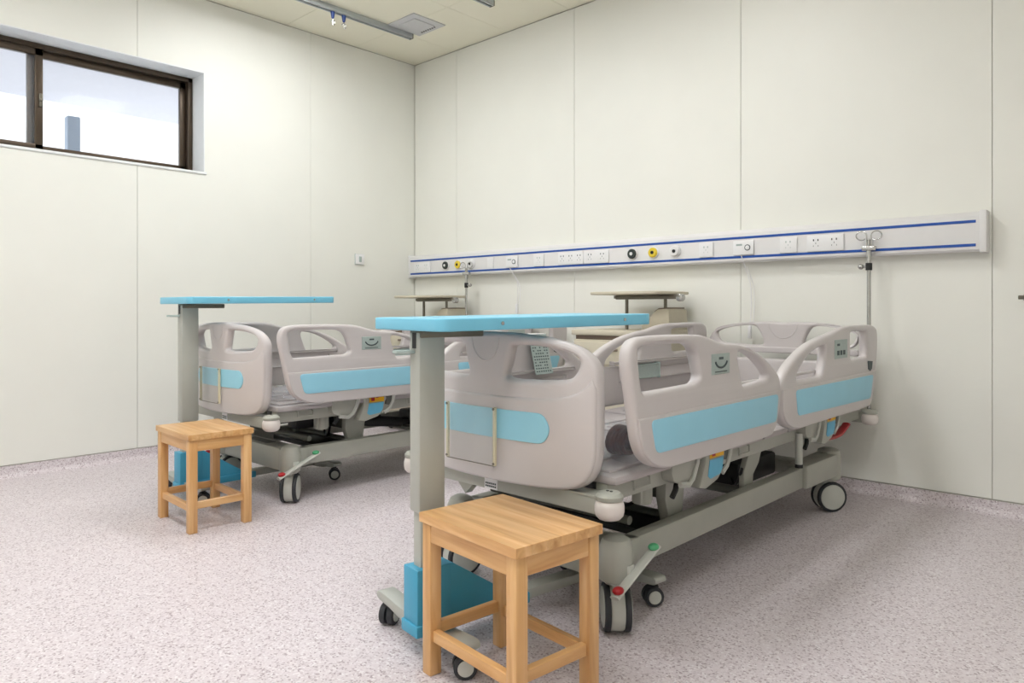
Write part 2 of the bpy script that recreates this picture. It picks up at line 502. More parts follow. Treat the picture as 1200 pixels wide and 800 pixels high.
# light switch on the left wall
e = empty('light_switch', (0, -0.569, 1.345))
MB().box((0, -.043, -.043), (.004, .043, .043), .001, 1).build('backing', 'label_grey', e); MB().box((.003, -.041, -.041), (.014, .041, .041), .003).build('switch_plate', 'plate_white', e)
MB().box((.0142, -.012, -.022), (.018, .012, .022), .002).build('rocker', 'label_grey', e)
tag(e, 'small white light switch on the panelled wall near the corner', 'light switch')

# dark metal bracket at the right edge of the photo
e = empty('wall_hook', (4.325, 0, 1.0))
MB().cyl((0, 0, 0), (0, -.012, 0), .022, 16, bev=.002).build('mount_plate', 'steel', e)
m = MB(); m.cyl((0, -.01, 0), (0, -.055, 0), .008, 12); m.tube([(-.03, -.055, .0), (-.01, -.057, 0), (.04, -.057, 0), (.08, -.055, 0)], .009, 10)
m.build('hook_arm', 'steel_dark', e)
tag(e, 'small dark metal handle on the wall at the right edge', 'wall hook')

# ------------------------------------------------------------------ bed head service unit
UX0, UX1, UZ0, UZ1, UD = 0.012, 4.165, 1.212, 1.398, 0.07
unit = empty('bedhead_unit', ((UX0 + UX1) / 2, 0, UZ0))
uo = (-(UX0 + UX1) / 2, 0, -UZ0)
MB(uo).prism([(0, UZ0 + .012), (-UD + .012, UZ0), (-UD, UZ0 + .012), (-UD, UZ1 - .02), (-UD + .02, UZ1), (0, UZ1)], 0, UX0, UX1, bev=.002).build('trunking', 'unit_white', unit)
MB(uo).box((UX1 - .016, -UD - .006, UZ0 - .004), (UX1 + .012, 0, UZ1 + .004), .004).build('end_cap', 'unit_white', unit)
MB(uo).box((UX0 - .008, -UD - .004, UZ0 - .003), (UX0 + .008, 0, UZ1 + .003), .003).build('end_cap', 'unit_white', unit)
for z in (1.352, 1.243):
    MB(uo).box((UX0 + .02, -UD - .003, z - .0065), (UX1 - .03, -UD + .001, z + .0065), .001, 1).build('stripe', 'stripe_blue', unit)
YF = -UD
def pins(m, x, z, s=1.0):
    m.box((x - .014 * s, YF - .0115, z + .012), (x - .009 * s, YF - .0098, z + .022)); m.box((x + .009 * s, YF - .0115, z + .012), (x + .014 * s, YF - .0098, z + .022))
    m.box((x - .001, YF - .0115, z - .004), (x + .001, YF - .0098, z + .004))
    m.box((x - .013 * s, YF - .0115, z - .018), (x - .0115 * s, YF - .0098, z - .010)); m.box((x + .0115 * s, YF - .0115, z - .018), (x + .013 * s, YF - .0098, z - .010))
def socket(x0, x1, npin, z=1.294, ink='ink'):
    p = MB(uo).box((x0, YF - .010, z - .042), (x1, YF, z + .042), .002).build('socket_plate', 'plate_white', unit)
    if npin:
        for k in range(npin):
            m = MB(uo); pins(m, x0 + (k + .5) * (x1 - x0) / npin, z); m.build('socket_holes', ink, p)
socket(0.085, 0.295, 2, ink='label_grey')
socket(0.962, 1.026, 0)
socket(1.430, 1.526, 1, ink='label_grey')
socket(1.659, 1.878, 3); socket(1.883, 2.084, 2)
socket(2.736, 2.827, 1, ink='label_grey')
socket(3.222, 3.315, 1, ink='label_grey')
socket(3.369, 3.556, 2, ink='black')
for (x, c) in ((0.490, 'gas_black'), (0.637, 'gas_yellow'), (0.784, 'unit_white'), (2.270, 'gas_black'), (2.424, 'gas_yellow'), (2.577, 'unit_white')):
    z = 1.298
    p = MB(uo).cyl((x, YF, z), (x, YF - .012, z), .036, 28, bev=.003).build('gas_outlet', 'plate_white' if c != 'gas_black' else 'unit_white', unit)
    MB(uo).lathe([(.031, 0), (.031, .008), (.026, .014), (.012, .014), (.010, .010), (0, .010)], (x, YF - .012, z), (0, -1, 0), 28).build('outlet_ring', c, p)
    m = MB(uo).cyl((x, YF - .0215, z), (x, YF - .0275, z), .0105, 16); m.build('outlet_socket', 'black' if c != 'gas_black' else 'unit_white', p)
def call_station(x0, x1):
    z = 1.294
    p = MB(uo).box((x0, YF - .012, z - .04), (x1, YF, z + .04), .003).build('call_station', 'plate_white', unit)
    c = x1 - .035
    MB(uo).lathe([(.017, 0), (.017, .003), (.013, .003), (.013, .001), (0, .001)], (c, YF - .012, z), (0, -1, 0), 24).build('button_ring', 'ink', p)
    MB(uo).cyl((c, YF - .012, z), (c, YF - .0165, z), .0125, 20, bev=.001).build('call_button', 'plate_white', p)
    MB(uo).box((x0 + .02, YF - .0135, z + .012), (x0 + .055, YF - .0115, z + .022)).build('indicator', 'label_grey', p)
call_station(1.159, 1.276); call_station(2.952, 3.074)
tag(unit, 'long white bedhead service unit with two blue stripes along the wall', 'service unit')

def call_cord(x, drop, label, sw):
    e = empty('call_cord', (x, -UD - .02, 1.255))
    pts = []
    for i in range(25):
        t = i / 24
        pts.append((sw * math.sin(t * PI * .9) * .5 + sw * t * .4, .055 * min(1, t * 2.5) - .01, -drop * t))
    m = MB().tube(pts, .0028, 6); m.build('cord', 'plate_white', e)
    m = MB().tube([(p[0] + .016, p[1] + .004, p[2] * .93 - .02) for p in pts[3:]], .0024, 6); m.build('cord', 'plate_white', e)
    m = MB(); a = Vector(pts[-1]); m.box(a + Vector((-.010, -.008, -.075)), a + Vector((.010, .008, 0)), .005); m.build('push_grip', 'plate_white', e)
    tag(e, label, 'call cord', 'nurse call cords')
call_cord(3.008, .40, 'white call cord hanging from the service unit behind the nearer bed', .05)
call_cord(1.212, .27, 'white call cord hanging from the service unit beside the farther bed', .05)

# ================================================================== HOSPITAL BED (local origin on the floor under its middle; head towards +y)
BX, BY = 3.275, -1.25
OFF = (0, -BY, 0)             # local shapes are written with y measured from the wall
FOOT_RAIL = [(-2.313, .800), (-2.304, .845), (-2.275, .866), (-2.22, .872), (-2.10, .873), (-1.94, .870), (-1.87, .861), (-1.81, .846), (-1.75, .836), (-1.68, .832), (-1.60, .820), (-1.50, .793), (-1.41, .752), (-1.345, .712), (-1.322, .675), (-1.325, .63), (-1.345, .57), (-1.365, .525), (-1.395, .500), (-1.45, .490), (-1.74, .487), (-2.05, .487), (-2.13, .490), (-2.195, .508), (-2.24, .54), (-2.265, .585), (-2.28, .65), (-2.298, .73)]
FOOT_HOLES = [[(-2.268, .830), (-2.25, .842), (-2.20, .847), (-2.03, .846), (-1.98, .838), (-1.952, .817), (-1.932, .770), (-1.922, .740), (-1.94, .724), (-1.98, .719), (-2.21, .716), (-2.245, .722), (-2.257, .754), (-2.264, .80)],
              [(-1.665, .803), (-1.645, .808), (-1.575, .795), (-1.495, .760), (-1.436, .722), (-1.428, .704), (-1.45, .695), (-1.53, .691), (-1.615, .688), (-1.636, .702), (-1.655, .747), (-1.668, .785)]]
HEAD_RAIL = [(-1.318, .64), (-1.300, .685), (-1.245, .730), (-1.15, .773), (-1.02, .811), (-.885, .833), (-.785, .845), (-.70, .860), (-.62, .869), (-.50, .873), (-.30, .873), (-.218, .865), (-.182, .835), (-.180, .76), (-.195, .691), (-.222, .62), (-.255, .55), (-.285, .505), (-.34, .488), (-.70, .486), (-1.085, .484), (-1.18, .487), (-1.25, .504), (-1.295, .535), (-1.318, .578)]
HEAD_HOLES = [[(-.882, .798), (-.862, .795), (-.868, .74), (-.888, .690), (-.91, .675), (-.95, .671), (-1.14, .672), (-1.168, .682), (-1.148, .712), (-1.055, .762), (-.95, .789)],
              [(-.56, .838), (-.50, .846), (-.37, .846), (-.340, .836), (-.335, .74), (-.35, .725), (-.40, .721), (-.52, .721), (-.558, .730), (-.566, .76), (-.566, .82)]]
FOOT_BLUE = [(-2.215, .638), (-1.36, .638), (-1.378, .540), (-2.188, .542)]
HEAD_BLUE = [(-1.196, .638), (-.268, .636), (-.312, .528), (-1.176, .538)]

def side_rail(root, s, foot):
    out = FOOT_RAIL if foot else HEAD_RAIL; holes = FOOT_HOLES if foot else HEAD_HOLES
    xm = .452
    m = MB(OFF)
    X = lambda a, b, c: (s * (xm + c), a, b)
    m.mesh(plate(smooth(out), [smooth(h) for h in holes], .042, .0135, X))
    low0 = [(-2.270, .655), (-1.9, .664), (-1.345, .66), (-1.362, .53), (-1.40, .503), (-2.12, .500), (-2.19, .52), (-2.248, .58)] if foot else [(-1.30, .655), (-.75, .662), (-.225, .658), (-.27, .55), (-.31, .502), (-1.16, .498), (-1.25, .515), (-1.297, .57)]
    sm = smooth(out); cyy = sum(p[0] for p in sm) / len(sm)
    low = [((p[0] - cyy) * .988 + cyy, (p[1] - .58) * .97 + .58) for p in sm if p[1] < .662]
    m.mesh(plate(low, [], .012, .0058, lambda a, b, c: (s * (xm + .0195 + c), a, b)))
    # ledges and boss on the inner face
    a0, a1 = (-2.22, -1.42) if foot else (-1.12, -.32)
    m.box((s * (xm - .034), a0, .682), (s * (xm - .015), a1, .694), .005)
    m.box((s * (xm - .030), a0 + .06, .60), (s * (xm - .015), a1 - .06, .655), .008)
    r = m.build('side_rail', 'abs', root, 50)
    bl = roundpoly(FOOT_BLUE if foot else HEAD_BLUE, .022)
    MB(OFF).mesh(plate(bl, [], .006, .0015, lambda a, b, c: (s * (xm + .0255 + c), a, b))).build('blue_inlay', 'blue_inlay', r)
    # control plaque
    if foot: q = (-1.857, -1.737, .740, .806)
    else: q = (-.768, -.616, .735, .816)
    xo = xm + .0215
    pl = MB(OFF).box((s * xo - .002, q[0], q[2]), (s * xo + .002, q[1], q[3]), .001, 1).build('plaque', 'label_grey', r)
    m = MB(OFF); cy = (q[0] + q[1]) / 2; cz = (q[2] + q[3]) / 2; xx = s * (xo + .0024)
    if foot:
        m.tube([(xx, cy + .042 * math.sin(a), cz + .018 - .030 * math.cos(a)) for a in [(-1.2 + 2.4 * i / 10) for i in range(11)]], .0035, 5)
        m.box((xx - .0008, cy - .014, cz + .014), (xx + .0008, cy + .014, cz + .022))
        m.box((xx - .0008, cy - .040, cz - .026), (xx + .0008, cy + .040, cz - .023))
    else:
        for k in range(3):
            m.box((xx - .0008, cy - .05 + k * .036, cz - .026), (xx + .0008, cy - .026 + k * .036, cz - .006))
        m.box((xx - .0008, cy - .05, cz + .014), (xx + .0008, cy - .02, cz + .024))
    m.build('plaque_marks', 'ink', r)
    if not foot:
        m = MB(OFF); m.prism([(-.335, .705), (-.265, .700), (-.275, .665), (-.30, .655), (-.325, .665)], 0, min(s * xo, s * (xo + .002)), max(s * xo, s * (xo + .002))); m.build('sticker', 'ink', r)
        if s < 0:      # control pod on the inner face
            m = MB(OFF); m.box((s * (xm - .050), -1.02, .605), (s * (xm - .018), -.74, .672), .006); m.build('control_pod', 'label_grey', r)
    return r

def rail_mechanism(root, s, dy):
    def Y(pts): return [(p[0] + dy, p[1]) for p in pts]
    X0, X1 = (.37, .415)
    lo, hi = sorted((s * X0, s * X1))
    g = MB(OFF).prism(Y([(-1.99, .49), (-1.995, .44), (-1.985, .418), (-1.94, .40), (-1.90, .395), (-1.862, .43), (-1.842, .49)]), 0, lo, hi, .004).build('rail_arm', 'frame_grey', root)
    lo2, hi2 = sorted((s * .375, s * .425))
    p = MB(OFF).prism(Y([(-1.80, .492), (-1.802, .45), (-1.842, .372), (-1.80, .362), (-1.72, .380), (-1.69, .40), (-1.672, .45), (-1.668, .492)]), 0, lo2, hi2, .006).build('release_handle', 'frame_grey', root)
    xf = s * .4255
    MB(OFF).prism(Y([(-1.775, .488), (-1.778, .458), (-1.683, .458), (-1.681, .488)]), 0, min(xf, xf + s * .002), max(xf, xf + s * .002)).build('yellow_label', 'yellow', p)
    MB(OFF).prism(Y([(-1.779, .453), (-1.79, .402), (-1.775, .392), (-1.71, .398), (-1.692, .415), (-1.684, .453)]), 0, min(xf, xf + s * .002), max(xf, xf + s * .002)).build('blue_label', 'label_blue', p)
    m = MB(OFF); xx = s * .4285
    m.box((xx - .001, -1.765 + dy, .464), (xx + .001, -1.745 + dy, .482)); m.box((xx - .001, -1.735 + dy, .478), (xx + .001, -1.72 + dy, .483))
    m.build('warning_mark', 'red', p)
    for path in ([(-1.838, .488), (-1.846, .455), (-1.872, .41), (-1.90, .394), (-1.955, .403)], [(-1.61, .486), (-1.618, .45), (-1.64, .415), (-1.675, .395)]):
        MB(OFF).tube([(s * .418, a + dy, b) for a, b in path], .0065, 6, flat=1.6).build('guard_strip', 'hub', root)
    m = MB(OFF); m.tube([(s * .40, -1.945 + dy, .40), (s * .405, -1.96 + dy, .385), (s * .405, -1.98 + dy, .366)], .009, 8); m.build('lever', 'black', root)
    m = MB(OFF); m.prism(Y([(-1.655, .49), (-1.66, .44), (-1.63, .43), (-1.60, .47), (-1.60, .49)]), 0, lo, hi, .003); m.build('rail_arm', 'frame_dark', root)

def board_cuts(w): return [-w + 2 * w * k / 16 for k in range(1, 16)]

def make_caster(root, x, y, rz, r=.07):
    """twin wheel caster with central cover; origin at the floor under the swivel"""
    m = MB()
    m.cyl((0, 0, r * 2.0 + .004), (0, 0, r * 2.0 + .035), .026, 20)
    m.lathe([(0.0, -.021), (r * .93, -.020), (r * .96, -.012), (r * .96, .012), (r * .93, .020), (0, .021)], (0, 0, r), (1, 0, 0), 28)
    m.box((-.013, -.030, r * 1.2), (.013, .030, r * 2.1), .006)
    m.lathe([(.034, 0), (.037, .004), (.037, .014), (.03, .02), (0, .02)], (0, 0, r * 2.0 + .002), (0, 0, 1), 24)
    c = m.build('caster', 'hub', root, 40, (x, y - BY, 0))
    c.rotation_euler = (0, 0, rz)
    for s in (-1, 1):
        w = MB().lathe([(r * .80, .020), (r * .97, .021), (r, .024), (r, .034), (r * .96, .038), (r * .84, .039), (r * .82, .036), (0, .036)], (0, 0, r), (s, 0, 0), 36).build('wheel', 'rubber', c)
        MB().lathe([(r * .83, .034), (r * .82, .040), (r * .70, .0425), (0, .044)], (0, 0, r), (s, 0, 0), 32).build('hub_cap', 'hub', c)
    return c

def make_bed():
    root = empty('hospital_bed', (BX, BY, 0))
    for s in (1, -1):
        side_rail(root, s, True); side_rail(root, s, False)
        rail_mechanism(root, s, 0.0); rail_mechanism(root, s, 1.06)
    # ---- footboard, gently bowed
    half = [(0, .880), (.10, .879), (.207, .872), (.264, .866), (.326, .853), (.370, .838), (.405, .815), (.425, .788), (.431, .755), (.431, .634), (.428, .54), (.412, .487), (.38, .455), (.32, .438), (.2, .431)]
    outl = half + [(0, .429)] + [(-u, z) for u, z in reversed(half[1:])]
    hole = [(.112, .842), (.20, .841), (.27, .833), (.315, .819), (.331, .798), (.319, .768), (.29, .75), (.20, .743), (.105, .742), (.078, .752), (.087, .785), (.098, .825)]
    holel = [(-u, z) for u, z in hole]
    bow = lambda u: .052 * (abs(u) / .385) ** 2.2
    yf = -2.392
    outl = [(u * .895, z) for u, z in outl]
    m = MB(OFF)
    m.mesh(plate(smooth(outl), [smooth(hole), smooth(holel)], .044, .015, lambda a, b, c: (a, yf + .022 + bow(a) - c, b), board_cuts(.43)))
    ridge = [(.372, .757), (.34, .722), (.29, .702), (.24, .694), (.12, .690), (0, .690), (-.12, .690), (-.24, .694), (-.29, .702), (-.34, .722), (-.372, .757)]
    lowp = [(u * .988, (z - .56) * .975 + .56) for u, z in smooth(outl) if z < .735]
    lowp.sort(key=lambda p: math.atan2(p[1] - .62, p[0]) if p[1] < .62 or p[0] > 0 else math.atan2(p[1] - .62, p[0]) - 2 * PI)
    lowp.sort(key=lambda p: p[0] if p[1] < .5 else (p[0] * 10 + (p[1] if p[0] > 0 else -p[1])))
    low = lowp + smooth(ridge, 3, False)
    m.mesh(plate(low, [], .016, .0075, lambda a, b, c: (a, yf + .003 + bow(a) - c, b), board_cuts(.37)))
    arc = [(.058 * math.cos(a), .862 + .07 * math.sin(a)) for a in [PI + PI * k / 14 for k in range(15)]]
    m.tube([(u, yf + bow(u) + .0005, z) for u, z in arc], .0028, 6)
    fb = m.build('footboard', 'abs', root, 50)
    bl = roundpoly([(.225, .650), (.25, .606), (.228, .563), (-.228, .563), (-.25, .606), (-.225, .650)], .022)
    MB(OFF).mesh(plate(bl, [], .005, .001, lambda a, b, c: (a, yf - .0065 + bow(a) - c, b), board_cuts(.24))).build('blue_inlay', 'blue_inlay', fb)
    # clear document pocket
    m = MB(OFF); yp = yf - .020
    m.box((-.150, yp - .003, .480), (.058, yp, .655), .001, 1); dp = m.build('document_pocket', 'acrylic', fb)
    m = MB(OFF)
    for x in (-.150, .058): MB(OFF).box((x - .004, yp - .003, .480), (x + .004, yp + .008, .655), .001, 1).build('pocket_edge', 'acrylic_edge', fb)
    m.box((-.150, yp - .0035, .479), (.058, yp - .0005, .4815))
    for x in (-.150, .058):
        for z in (.487, .650): m.cyl((x, yp - .005, z), (x, yp + .002, z), .004, 8)
    m.build('pocket_screw', 'steel_dark', fb)
    # ---- headboard
    half = [(0, .876), (.05, .880), (.14, .880), (.25, .872), (.33, .860), (.39, .842), (.43, .812), (.447, .775), (.45, .70), (.448, .55), (.435, .48), (.39, .455), (.2, .45)]
    outl = half + [(0, .45)] + [(-u, z) for u, z in reversed(half[1:])]
    hole = [(.145, .842), (.165, .856), (.20, .860), (.29, .851), (.355, .838), (.382, .820), (.375, .785), (.35, .765), (.30, .757), (.16, .753), (.118, .757), (.112, .776), (.128, .815)]
    holel = [(-u, z) for u, z in hole]
    yh = -.145
    outl = [(u * .935, z) for u, z in outl]; hole = [(u * .97, z) for u, z in hole]; holel = [(u * .97, z) for u, z in holel]
    bowh = lambda u: .03 * (abs(u) / .45) ** 2.2
    m = MB(OFF)
    m.mesh(plate(smooth(outl), [smooth(hole), smooth(holel)], .040, .013, lambda a, b, c: (a, yh - bowh(a) - c, b), board_cuts(.45)))
    lw = [(-.385, .682), (.385, .682), (.395, .60), (.385, .50), (-.385, .50), (-.395, .60)]
    m.mesh(plate(roundpoly(lw, .03), [], .05, .012, lambda a, b, c: (a, yh - .025 - c, b)))
    up = [(-.385, .745), (.385, .745), (.395, .73), (.385, .714), (-.385, .714), (-.395, .73)]
    m.mesh(plate(roundpoly(up, .008), [], .036, .006, lambda a, b, c: (a, yh - .02 - bowh(a) - c, b), board_cuts(.40)))
    m.tube([(u, yh - .0205, z) for u, z in [(.075 * math.cos(a), .868 + .075 * math.sin(a)) for a in [PI + PI * k / 14 for k in range(15)]]], .0028, 6)
    m.build('headboard', 'abs', root, 50)
    # ---- mattress deck in four sections
    for (a, b) in ((-2.29, -1.73), (-1.72, -1.33), (-1.32, -1.10), (-1.09, -.225)):
        m = MB(OFF)
        m.box((-.412, a, .455), (.412, b, .482), .012)
        m.box((-.37, a + .03, .478), (.37, b - .03, .490), .006)
        nx = 3
        for k in range(nx):
            w = .60 / nx
            m.box((-.30 + k * w + .02, a + .07, .486), (-.30 + (k + 1) * w - .02, b - .07, .496), .005)
        m.build('deck_panel', 'abs_dark', root)
    # ---- upper frame
    m = MB(OFF)
    for s in (-1, 1):
        m.box((s * .355 - .02, -2.28, .400), (s * .355 + .02, -.14, .455), .004)
        m.tube([(s * .378, -2.175, .452), (s * .395, -2.175, .448), (s * .395, -2.175, .425), (s * .395, -2.09, .425), (s * .395, -2.09, .448), (s * .378, -2.09, .452)], .004, 6)
        m.tube([(s * .378, -1.50, .452), (s * .395, -1.50, .448), (s * .395, -1.50, .425), (s * .395, -1.42, .425), (s * .395, -1.42, .448), (s * .378, -1.42, .452)], .004, 6)
    for y in (-1.75, -1.2, -.9, -.35): m.box((-.36, y - .02, .405), (.36, y + .02, .448), .003)
    m.build('upper_frame', 'frame_grey', root)
    for y, d in ((-2.315, -1), (-.115, 1)):
        m = MB(OFF)
        m.box((-.405, y - .028, .383), (.405, y + .028, .432), .006)
        m.prism([(-.40, y - .03), (-.30, y - .045 * 0 - .03), (.30, y - .03), (.40, y - .03), (.40, y + .03), (-.40, y + .03)], 2, .43, .436)
        if d < 0:
            m.prism([(-.2, .385), (-.12, .385), (-.16, .345)], 1, y - .01, y + .02)
        m.build('end_crossbar', 'frame_grey', root)
        for s in (-1, 1):
            c = (s * .415, y + (.0 if d < 0 else .0) - .01 * (d < 0), 0)
            b = MB(OFF).lathe([(.022, .374), (.030, .377), (.038, .386), (.041, .398), (.041, .412), (.038, .423), (.033, .428)], c, (0, 0, 1), 28).build('corner_bumper', 'bumper_white', root)
            q = MB(OFF); q.lathe([(.036, .428), (.038, .431), (.038, .440), (.030, .449), (.012, .451), (0, .451)], c, (0, 0, 1), 28)
            q.build('bumper_cap', 'frame_grey', b)
            q = MB(OFF)
            for k in (-1, 1): q.cyl((c[0] + k * .006, c[1], .450), (c[0] + k * .006, c[1], .4525), .0045, 8)
            q.build('bumper_screw', 'black', b)
    st = MB(OFF).box((-.05, -2.345, .386), (.005, -2.3425, .432)).build('sticker', 'plate_white', root)
    m = MB(OFF)
    for i in range(6):
        for j in range(2): m.box((-.045 + i * .008, -2.3462, .392 + j * .009), (-.040 + i * .008, -2.345, .397 + j * .009))
    m.build('sticker_print', 'ink', st)
    # ---- chassis
    for s in (-1, 1):
        m = MB(OFF); m.box((s * .335 - .024, -2.13, .176), (s * .335 + .024, -.80, .262), .005); m.build('chassis_beam', 'frame_grey', root)
    m = MB(OFF)      # foot end cross member
    m.prism([(-.34, .235), (-.28, .262), (.28, .262), (.34, .235), (.34, .165), (.28, .150), (-.28, .150), (-.34, .165)], 1, -2.215, -2.11, .008)
    m.build('chassis_crossbeam', 'frame_grey', root)
    MB(OFF).box((-.10, -2.19, .2622), (.12, -2.14, .2640)).build('slot', 'frame_dark', root)
    m = MB(OFF); m.box((-.34, -.66, .19), (.34, -.56, .25), .006); m.build('chassis_crossbeam', 'frame_grey', root)
    for s in (-1, 1):
        m = MB(OFF)
        m.lathe([(.044, .150), (.052, .156), (.053, .22), (.050, .25), (.040, .272), (.022, .282), (0, .284)], (s * .335, -2.18, 0), (0, 0, 1), 28)
        m.box((s * .335 - .03, -2.15, .17), (s * .335 + .03, -2.09, .262), .01)
        m.build('caster_housing', 'frame_grey', root)
        m = MB(OFF)
        m.prism([(s * .335 - .045, -.82), (s * .335 + .045, -.82), (s * .335 + .05, -.47), (s * .335 - .05, -.47)], 2, .172, .275, .010)
        m.lathe([(.046, .150), (.052, .156), (.053, .26), (.048, .285), (.030, .294), (0, .295)], (s * .335, -.445, 0), (0, 0, 1), 28)
        m.build('caster_housing', 'frame_grey', root)
    # brake pedals at the foot end
    for s in (-1, 1):
        m = MB(OFF)
        a, b = Vector((s * .40, -2.28, .140)), Vector((s * .40, -2.06, .235))
        m.tube([a, a + (b - a) * .05, a + (b - a) * .5, b - (b - a) * .05, b], .016, 10, flat=.45, up=(1, 0, 0))
        m.box((s * .37 - .022, -2.195, .170), (s * .37 + .022, -2.165, .205), .004)
        p = m.build('brake_pedal', 'hub', root)
        MB(OFF).ball(a + Vector((0, .018, .017)), .016, (1, 1.2, .7), 14).build('red_tip', 'red', p)
        MB(OFF).ball(b + Vector((0, -.018, .001)), .016, (1, 1.2, .7), 14).build('green_tip', 'green', p)
    # ---- lifting gear
    for s in (-1, 1):
        m = MB(OFF); m.prism([(-1.83, .40), (-1.70, .40), (-1.715, .30), (-1.73, .20), (-1.80, .20), (-1.835, .31)], 0, s * .275 - .02, s * .275 + .02, .006); m.build('lift_arm', 'frame_grey', root)
        m = MB(OFF); m.prism([(-1.22, .40), (-1.10, .40), (-1.14, .33), (-1.19, .29), (-1.20, .19), (-1.27, .19), (-1.275, .31)], 0, s * .295 - .012, s * .295 + .012, .005); m.build('lift_arm', 'frame_grey', root)
        m = MB(OFF); m.box((s * .30 - .018, -2.02, .335), (s * .30 + .018, -1.95, .405), .004)
        m.cyl((s * .30, -1.985, .33), (s * .30, -1.985, .40), .030, 20, bev=.006); m.build('motor_mount', 'frame_grey', root)
    m = MB(OFF)
    m.cyl((-.28, -1.77, .235), (.28, -1.77, .235), .018, 14); m.build('lift_shaft', 'frame_dark', root); m = MB(OFF); m.cyl((-.29, -1.235, .225), (.29, -1.235, .225), .018, 14); m.build('lift_shaft', 'frame_dark', root); m = MB(OFF)
    m.box((-.24, -1.80, .30), (.24, -1.73, .36), .006)
    m.build('lift_beam', 'frame_dark', root); m = MB(OFF)
    m.cyl((-.30, -2.055, .29), (.30, -2.055, .29), .014, 12)
    m.build('lift_shaft', 'frame_dark', root)
    for x in (-.12, .10):
        m = MB(OFF); m.cyl((x, -1.98, .36), (x, -1.32, .27), .030, 16); m.box((x - .045, -2.04, .315), (x + .045, -1.88, .405), .012); m.cyl((x, -1.32, .27), (x, -1.0, .225), .014, 12)
        m.build('actuator', 'black', root)
    m = MB(OFF); m.box((-.20, -1.10, .20), (.20, -.72, .30), .014); m.build('control_box', 'black', root); m = MB(OFF); m.box((-.26, -1.95, .205), (.26, -1.72, .232), .006); m.build('cable_tray', 'black', root)
    for a, b in (((-.15, -1.7, .34), (.25, -1.9, .33)), ((.1, -1.0, .3), (.31, -1.3, .33))):
        a = Vector(a); b = Vector(b)
        pts = [a.lerp(b, t / 10) - Vector((0, 0, .09 * math.sin(PI * t / 10))) for t in range(11)]
        MB(OFF).tube(pts, .006, 6).build('cable', 'black', root)
    # accessory tube, emergency lever
    m = MB(OFF); m.cyl((.385, -.93, .300), (.385, -.93, .430), .015, 16); t = m.build('accessory_tube', 'hub', root)
    m = MB(OFF); m.cyl((.385, -.93, .286), (.385, -.93, .301), .016, 16); m.build('tube_plug', 'black', t)
    for s in (-1, 1):
        m = MB(OFF); m.tube([(s * .40, -.66, .375), (s * .405, -.60, .372), (s * .41, -.53, .378), (s * .41, -.455, .402), (s * .41, -.43, .412)], .019, 10, flat=.5, up=(1, 0, 0)); m.build('release_lever', 'red', root)
    # casters
    make_caster(root, .335, -2.18, math.radians(43)); make_caster(root, -.335, -2.18, math.radians(-12))
    make_caster(root, .335, -.445, math.radians(-42)); make_caster(root, -.335, -.445, math.radians(20))
    return root

bed = make_bed()
tag(bed, 'hospital bed with mauve plastic rails and blue inlays, nearer the camera', 'hospital bed', 'hospital beds')
bed2 = copy_tree(bed)
bed2.location = (BX - 1.985, BY + .075, 0)
tag(bed2, 'hospital bed with mauve plastic rails and blue inlays, nearer the window wall', 'hospital bed', 'hospital beds')
for o, a in zip([c for c in bed2.children if c.name.startswith('caster') and not c.name.startswith('caster_h')], (48, 5, -30, 15)):
    o.rotation_euler = (0, 0, math.radians(a))

